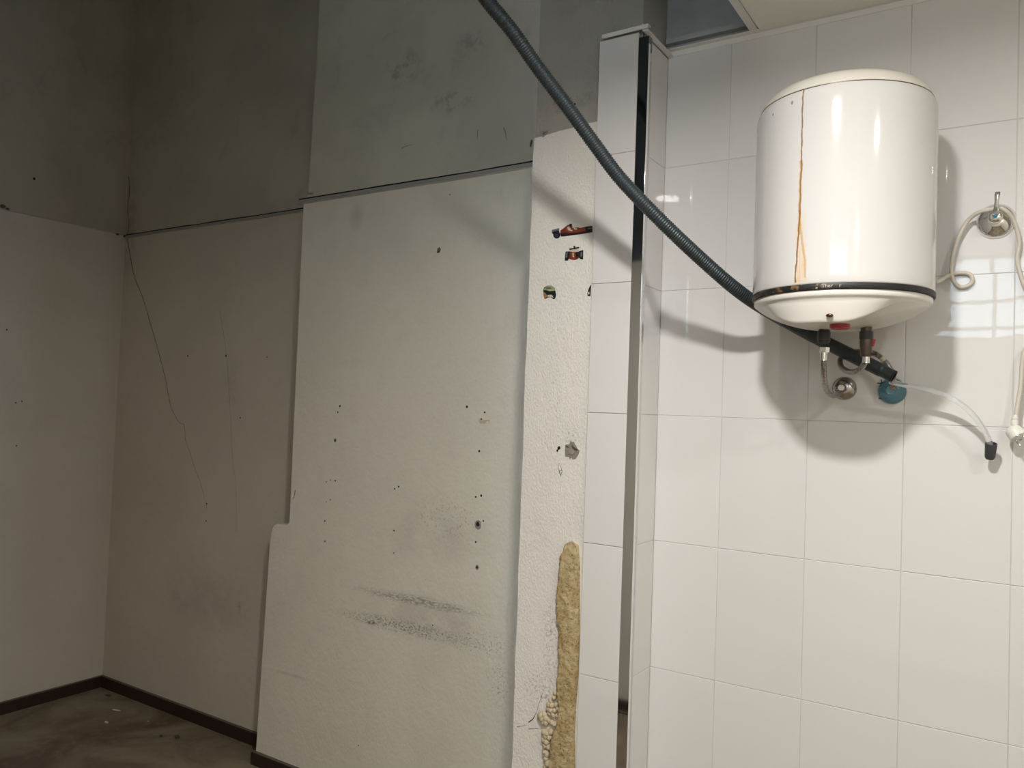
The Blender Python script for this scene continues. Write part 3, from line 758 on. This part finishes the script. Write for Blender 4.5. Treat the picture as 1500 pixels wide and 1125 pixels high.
sticker('racing_car_sticker', 'red and black racing car sticker in side view tucked under the tile edge', [
    (RD, Z5([(425,300),(430,265),(470,235),(500,210),(530,205),(548,215),(555,240),(600,232),(640,238),(700,224),(757,218),(757,280),(640,300),(480,325),(440,328)])),
    (K_, Z5([(435,328),(430,296),(470,290),(520,296),(640,286),(757,268),(757,282),(640,303),(500,320)])),
    (K_, Z5(circ(392, 312, 36))), (BL, Z5(circ(392, 312, 20))),
    (GY, Z5([(340,262),(415,240),(418,262),(345,292)])), (K_, Z5([(343,285),(412,262),(425,300),(355,305)])),
    (OR, Z5([(500,225),(525,215),(540,232),(560,255),(610,252),(640,245),(690,240),(688,262),(600,280),(520,285),(480,270)])),
    (WH, Z5([(500,235),(520,225),(530,240),(545,262),(560,262),(550,275),(510,262)])), (K_, Z5([(523,200),(545,196),(550,215),(530,225)])),
    (WH, Z5([(566,236),(576,222),(590,246),(604,240),(600,258),(575,256)])),
    (K_, Z5([(690,228),(757,219),(757,280),(700,284)])), (GY, Z5([(715,240),(757,236),(757,246),(718,252)])),
], 'racing stickers on the column')
sticker('racing_car_sticker', 'small red racing car sticker in front view with two black wheels', [
    (RD, Z5([(515,480),(560,486),(620,484),(630,540),(600,562),(572,570),(520,560)])),
    (K_, Z5([(482,482),(525,480),(522,545),(505,575),(474,575)])), (K_, Z5([(620,478),(664,466),(662,562),(634,560),(612,530)])),
    (GY, Z5([(488,490),(505,487),(500,540),(484,545)])), (GY, Z5([(640,490),(655,486),(652,530),(636,535)])),
    (WH, Z5([(520,456),(560,450),(620,440),(622,482),(560,490),(538,478)])),
    (K_, Z5([(522,450),(560,448),(598,438),(622,434),(620,448),(560,462),(524,466)])), (K_, Z5([(566,424),(582,424),(586,460),(570,460)])),
    (OR, Z5([(540,492),(572,488),(585,520),(575,556),(548,545)])), (WH, Z5([(556,500),(572,500),(566,520),(578,540),(560,540)])),
    (K_, Z5([(590,495),(612,490),(622,530),(598,545)])),
], 'racing stickers on the column')
sticker('helmet_sticker', 'small racing helmet sticker in green, black and orange', [
    (K_, Z5([(252,880),(262,850),(300,832),(340,834),(368,856),(378,890),(384,930),(374,968),(356,972),(330,950),(300,955),(268,972),(256,940)])),
    ((.36,.40,.22), Z5([(262,862),(300,834),(340,836),(366,858),(372,884),(330,880),(290,876),(262,880)])),
    ((.10,.14,.16), Z5([(268,860),(300,848),(330,850),(345,862),(300,868)])),
    ((.50,.52,.24), Z5([(285,880),(372,872),(374,884),(320,890)])),
    ((.36,.19,.07), Z5([(256,900),(270,905),(290,930),(330,940),(328,950),(290,948),(268,970),(258,940)])),
    (WH, Z5([(300,930),(335,926),(352,938),(356,958),(336,948),(300,948)])),
    (K_, Z5([(290,895),(350,890),(376,910),(366,930),(330,922),(300,920)])),
], 'racing stickers on the column')
sticker('sticker_fragment', 'sliver of a black and white sticker sticking out from under the tiles', [
    (K_, Z5([(738,828),(745,828),(738,940),(712,942),(704,915),(718,870)])), (WH, Z5([(712,900),(728,896),(730,920),(712,926)])),
], 'racing stickers on the column')

# ------------------------------------------------------------------ damage, holes, cracks
M['hole'] = simple('hole_dark', (0.018,0.015,0.012), 0.95)
M['holerim'] = grain('chipped_plaster', (0.30,0.28,0.24), 0.9, 0.2, 120)
M['crackm'] = simple('crack_shadow', (0.16,0.135,0.105), 0.95)
def hole(px, py, Y, r, parent, ch=True, X=None):
    p = at_y(px, py, Y) if X is None else at_x(px, py, X)
    ax_ = (0,-1,0) if X is None else (1,0,0)
    n = 9
    def ringed(prof, mat, nm, seed):
        bm = lathe_bm(prof, (0,0,0), ax_, n)
        for v in bm.verts:
            f = 1 + .35*mnoise.noise(Vector((v.co.x*150+seed, v.co.z*150, v.co.y*150)))
            if X is None: v.co.x *= f; v.co.z *= f*1.1
            else: v.co.y *= f; v.co.z *= f*1.1
            v.co += p
        return fin(nm, bm, mat, parent)
    sd = px*.37 + py*.11
    if ch: ringed([(r*1.55, .0001), (r*1.35, .0009), (r*.85, .0008), (r*.85, -.002)], M['holerim'], 'chipped_rim', sd)
    ringed([(r, -.001), (r*.95, .0006), (0, .0005)], M['hole'], 'screw_hole', sd)
for px, py, r in [(498,595,.005),(495,604,.004),(491,645,.006),(478,706,.003),(484,703,.003),(491,704,.004),(478,735,.003),(484,732,.003),(476,763,.004),
                  (476,793,.004),(684,596,.005),(710,604,.004),(705,614,.004),(702,661,.005),(578,716,.004),(584,713,.004),(577,777,.004),(577,810,.003),
                  (697,728,.004),(705,726,.005),(700,768,.0105),(708,763,.004),(697,794,.004),(699,831,.006),(659,285,.003),(634,916-0,.003),(648,929,.003),(525,1092,.003)]:
    hole(px, py, YM, r, wmi, ch=(r > .0055))
# gouge on the middle wall
def chip(name, outline, Y, parent, mat, d=.0012, X=None):
    pp_ = [at_y(a, b, Y) for a, b in outline]
    return prism(name, [(v.x, v.z) for v in pp_], Y-d, Y+.002, mat, parent)
chip('plaster_gouge', [(640,371),(641,364),(644,362),(646,365),(644,370)], YM, wmi, M['crackm'])
chip('plaster_gouge', [(645,366),(643,370),(641,370)], YM, wmi, M['hole'], .0018)
chip('tape_scrap', [(701,617),(702,614),(706,616),(709,615),(718,615),(717,621),(716,617),(713,617),(711,621),(707,620),(704,621)], YM, wmi, M['paper'])
hole(819, 656.5, YP, .0055, wco, False); hole(816.5, 660, YP, .0035, wco, False)
hole(857, 181, YP, .004, wco, False); hole(842, 153, YP+.006, .004, wco, False)
chip('plaster_gouge', [(793,193),(802,192),(800,197),(796,201),(794,197)], YP, wco, M['holerim'], .006)
chip('plaster_gouge', [(797,194),(801,194),(799,198),(796,198)], YP, wco, M['crackm'], .0065)
def Z8(l): return [(780 + a/11.25, 620 + b/11.25) for a, b in l]
M['cement'] = grain('grey_cement', (0.27,0.245,0.20), 0.95, 0.3, 90, 0.8, 0.004)
M['cement_dk'] = grain('dark_cement', (0.085,0.072,0.055), 0.95, 0.3, 90, 0.5, 0.004)
dmg = Z8([(540,360),(560,350),(610,345),(625,295),(650,305),(690,310),(700,345),(725,380),(745,420),(780,450),(765,500),(740,550),(710,590),(665,595),(640,560),(620,598),(605,555),(540,550),(535,450)])
chip('plaster_damage', dmg, YP, wco, M['cement'])
chip('plaster_damage', Z8([(645,360),(665,365),(705,405),(745,425),(750,445),(710,455),(665,415)]), YP, wco, M['cement_dk'], .0018)
chip('plaster_damage', Z8([(545,365),(575,372),(610,400),(590,405),(550,385)]), YP, wco, M['cement_dk'], .0018)
chip('plaster_damage', Z8([(600,445),(640,425),(690,450),(700,490),(660,520),(610,500)]), YP, wco, M['holerim'], .004)
chip('plaster_chip', Z8([(440,650),(475,720),(495,790),(468,885),(440,820),(428,730)]), YP, wco, M['holerim'], .0008)
chip('plaster_chip', Z8([(445,670),(468,725),(480,775),(445,775),(434,730)]), YP, wco, M['col'], .0012)
chip('plaster_chip', Z8([(455,785),(485,790),(467,840)]), YP, wco, M['col'], .0012)
# cracks
def crack(pts_, Y, parent, r=.0016, mat='crackm'):
    P = [at_y(a, b, Y) for a, b in pts_]; pth = spline(P, 5)
    pth = [p + Vector((.003*mnoise.noise(p*40), -.0, 0)) for p in pth]
    n = len(pth)
    tube('crack', pth, [max(.0003, r*(1 - .6*i/n))*(.8+.4*random.random()) for i in range(n)], M[mat], parent, 5)
crack([(186,346),(191,375),(197,405),(207,430),(217,462),(228,500),(240,545),(247,580),(252,600),(262,618),(270,622)], YB, wbl, .0026)
crack([(270,622),(272,645),(278,662),(285,685),(293,705),(300,730),(304,745)], YB, wbl, .0012)
crack([(322,455),(330,505),(335,560),(337,600),(339,640),(341,680),(345,705),(346,750),(346,778)], YB, wbl, .0009)
crack([(187,250),(190,275),(187,305),(189,330),(186,345)], YB-.001, wbl, .003)
for px, py, r in [(275,521,.007),(331,521,.007),(391,523,.005),(303,738,.006),(302,763,.006),(352,612,.006)]: hole(px, py, YB, r*.8, wbl, False)
for px, py, r in [(23,590,.004),(32,588,.004),(24,653,.004),(50,262,.007),(10,483,.004)]: hole(px, py, 0, r, bpy.data.objects['wall_left'], False, XL)
crack([(775,1058),(781,1052),(786,1043)], YP, wco, .0022, 'cement_dk'); crack([(786,1043),(793,1020),(799,1002)], YP, wco, .0008)
crack([(757,1065),(772,1062)], YP, wco, .0010); crack([(775,1068),(790,1067)], YP, wco, .0010)
crack([(738,187),(741,198),(743,207)], YM, wmi, .0016); crack([(700,190),(699,205)], YM, wmi, .0014); crack([(588,218),(595,214),(603,212)], YM, wmi, .0014)
chip('plaster_gouge', [(778,205),(780,205),(780,208),(778,216),(776,214)], YM, wmi, M['cement_dk'], .0012)
chip('plaster_gouge', [(431,729),(432,718),(433,718),(432,725),(429,731)], YM, wmi, M['crackm'], .0010)

# ------------------------------------------------------------------ expanding foam
def foam_mat():
    k = NT('cut_expanding_foam'); P = k.obj()
    n = k.noise(P, 28, 5, .65); c = k.mix(k.ramp(n, .3, .7), (0.45,0.33,0.155), (0.60,0.49,0.28))
    c = k.mix(k.ramp(k.noise(P, 70, 4, .7), .60, .68, 0, .7), c, (0.66,0.56,0.36))
    pit = k.ramp(k.noise(P, 130, 3, .6), .56, .64)
    c = k.mix(k.math('MULTIPLY', pit, .6), c, (0.15,0.085,0.035))
    org = k.ramp(k.noise(k.vmath('MULTIPLY', P, (3.5, 1, 1)), 9, 4), .58, .68)
    c = k.mix(k.math('MULTIPLY', org, .7), c, (0.42,0.19,0.05))
    k.put(k.b.inputs['Base Color'], c); k.b.inputs['Roughness'].default_value = .75
    k.put(k.b.inputs['Normal'], k.bump(k.noise(P, 90, 5, .7), .9, .006)); return k.m
M['foam'] = foam_mat()
M['foamlump'] = grain('foam_crust', (0.62,0.52,0.36), 0.7, 0.22, 60, 0.4, 0.002)
def Z7(l): return [(740 + a/3.2609, 780 + b/3.2609) for a, b in l]
LE = Z7([(318,42),(290,52),(272,110),(262,180),(252,290),(248,360),(262,460),(258,530),(262,600),(256,680),(250,740),(262,800),(262,860),(248,920),(222,1000),(214,1125),(205,1500),(225,1900),(200,2300),(215,2650)])
RE = Z7([(322,42),(352,62),(358,150),(358,480),(352,680),(342,800),(334,960),(336,1125),(330,1500),(322,1900),(312,2300),(300,2650)])
def interp(E_, y):
    for (x0, y0), (x1, y1) in zip(E_, E_[1:]):
        if y0 <= y <= y1: return x0 + (x1-x0)*(y-y0)/(y1-y0+1e-9)
    return E_[-1][0]
foam = bpy.data.objects.new('expanding_foam', None); C.objects.link(foam)
ya, yb = LE[0][1]+.3, LE[-1][1]-.5
foam.location = at_y(828, 1500, YP); foam.location.z = at_y(828, yb, YP).z
tag(foam, 'ragged yellow expanding foam strip running down beside the column tiles', 'foam')
NV, NU = 420, 16
bm = bmesh.new(); g = []
for j in range(NV+1):
    y = ya + (yb-ya)*j/NV
    l_ = interp(LE, y) + 2.2*mnoise.noise(Vector((0, y*.09, 1))) + 1.4*mnoise.noise(Vector((0, y*.35, 7))); r_ = interp(RE, y)
    endf = min(1, (j+.5)/10)**.5
    row = []
    for i in range(NU+1):
        u = i/NU; px = l_ + (r_-l_)*u
        base = at_y(px, y, YP)
        hgt = .020*endf*max(0, 1 - abs(2*u-1)**5)**.45
        nz = mnoise.noise(base*55)*.0035 + mnoise.noise(base*170)*.0018
        crust = .004*max(0, 1-abs(u-.08)/.1) + .004*max(0, 1-abs(u-.93)/.08)*(1+mnoise.noise(base*120))
        hh = hgt + (nz + crust)*(1 if 0 < i < NU else 0)
        if i in (0, NU): hh = -.002
        row.append(bm.verts.new((base.x, YP - hh, base.z)))
    g.append(row)
for a, b in zip(g, g[1:]):
    for i in range(NU): bm.faces.new((a[i], a[i+1], b[i+1], b[i]))
fin('foam_strip', bm, M['foam'], foam, 60)
lm = []
for s_ in range(4):
    bm = bmesh.new(); bmesh.ops.create_icosphere(bm, subdivisions=2, radius=1)
    for v in bm.verts: v.co *= 1 + .28*mnoise.noise(v.co*1.6 + Vector((s_*7, 0, 0)))
    me = bpy.data.meshes.new('foam_lump'); bm.to_mesh(me); bm.free(); me.materials.append(M['foamlump'])
    for p in me.polygons: p.use_smooth = True
    lm.append(me)
lumps = [(245,765,12),(238,785,11),(222,800,11),(212,820,12),(228,822,12),(246,822,11),(208,840,10),(222,845,12),(240,848,12),(254,838,9),(215,862,11),(232,870,12),(250,872,10),
         (176,872,15),(192,866,14),(182,888,15),(200,885,14),(198,902,14),(214,898,12),(228,905,12),(240,915,11),(170,885,10),(186,905,12),
         (192,950,13),(208,955,14),(222,950,12),(200,972,14),(215,976,13),(188,990,12),(203,998,14),(197,1015,13),(210,1020,12),(192,1045,11),(203,1055,13),(200,1078,12),(207,1100,13),(196,1115,11)]
lumps += [(200+random.randint(-8, 10), 1135+i*22, random.randint(9, 14)) for i in range(16)]
for i, (a, b, r) in enumerate(lumps):
    px, py = 740 + a/3.2609, 780 + b/3.2609
    p = at_y(px, py, YP); rr_ = r/3.2609*2.35/FPX*1.3
    o = bpy.data.objects.new('foam_lump', lm[i % 4]); C.objects.link(o); o.parent = foam
    o.location = p + Vector((0, -rr_*.55, 0)) - foam.location
    o.scale = (rr_*random.uniform(.9, 1.25), rr_*random.uniform(.8, 1.1), rr_*random.uniform(.75, 1.05)); o.rotation_euler = [random.uniform(0, 6) for _ in range(3)]

# ------------------------------------------------------------------ crumbs on the floor
def crumb(px, py, l, wd, mat, label, rot):
    p = at_z(px, py, 0)
    bm = bmesh.new(); bmesh.ops.create_icosphere(bm, subdivisions=2, radius=1)
    for v in bm.verts: v.co = Vector((v.co.x*l, v.co.y*wd, v.co.z*wd*.5)) * (1 + .35*mnoise.noise(v.co*2 + Vector((px, 0, 0))))
    bmesh.ops.rotate(bm, verts=bm.verts, matrix=Matrix.Rotation(rot, 3, 'Z'))
    zmin = min(v.co.z for v in bm.verts)
    me = bpy.data.meshes.new('debris')
    for v in bm.verts: v.co.z -= zmin
    bm.to_mesh(me); bm.free()
    o = link('debris', me, mat); o.location = (p.x, p.y, 0.0005); tag(o, label, 'debris', 'debris on the floor'); return o
M['chipw'] = grain('plaster_crumb', (0.62,0.57,0.46), 0.9, 0.1)
M['chipd'] = grain('dark_crumb', (0.06,0.05,0.04), 0.9, 0.2)
crumb(170, 1041, .026, .006, M['chipw'], 'pale straight scrap on the floor nearest the room corner', .3)
crumb(156, 1059, .020, .008, M['chipw'], 'pale curled scrap on the floor below the straight one', -.2)
crumb(217, 1057, .005, .004, M['chipw'], 'tiny pale speck on the floor right of the two pale scraps', 0)
crumb(259, 1081, .014, .012, M['chipd'], 'dark lump on the floor, larger one of the dark pair', .5)
crumb(236, 1079, .010, .008, M['chipd'], 'dark crumb on the floor just left of the dark lump', .1)
crumb(159, 1020, .022, .010, M['chipd'], 'flat dark crumb on the floor in front of the corner skirting', .2)
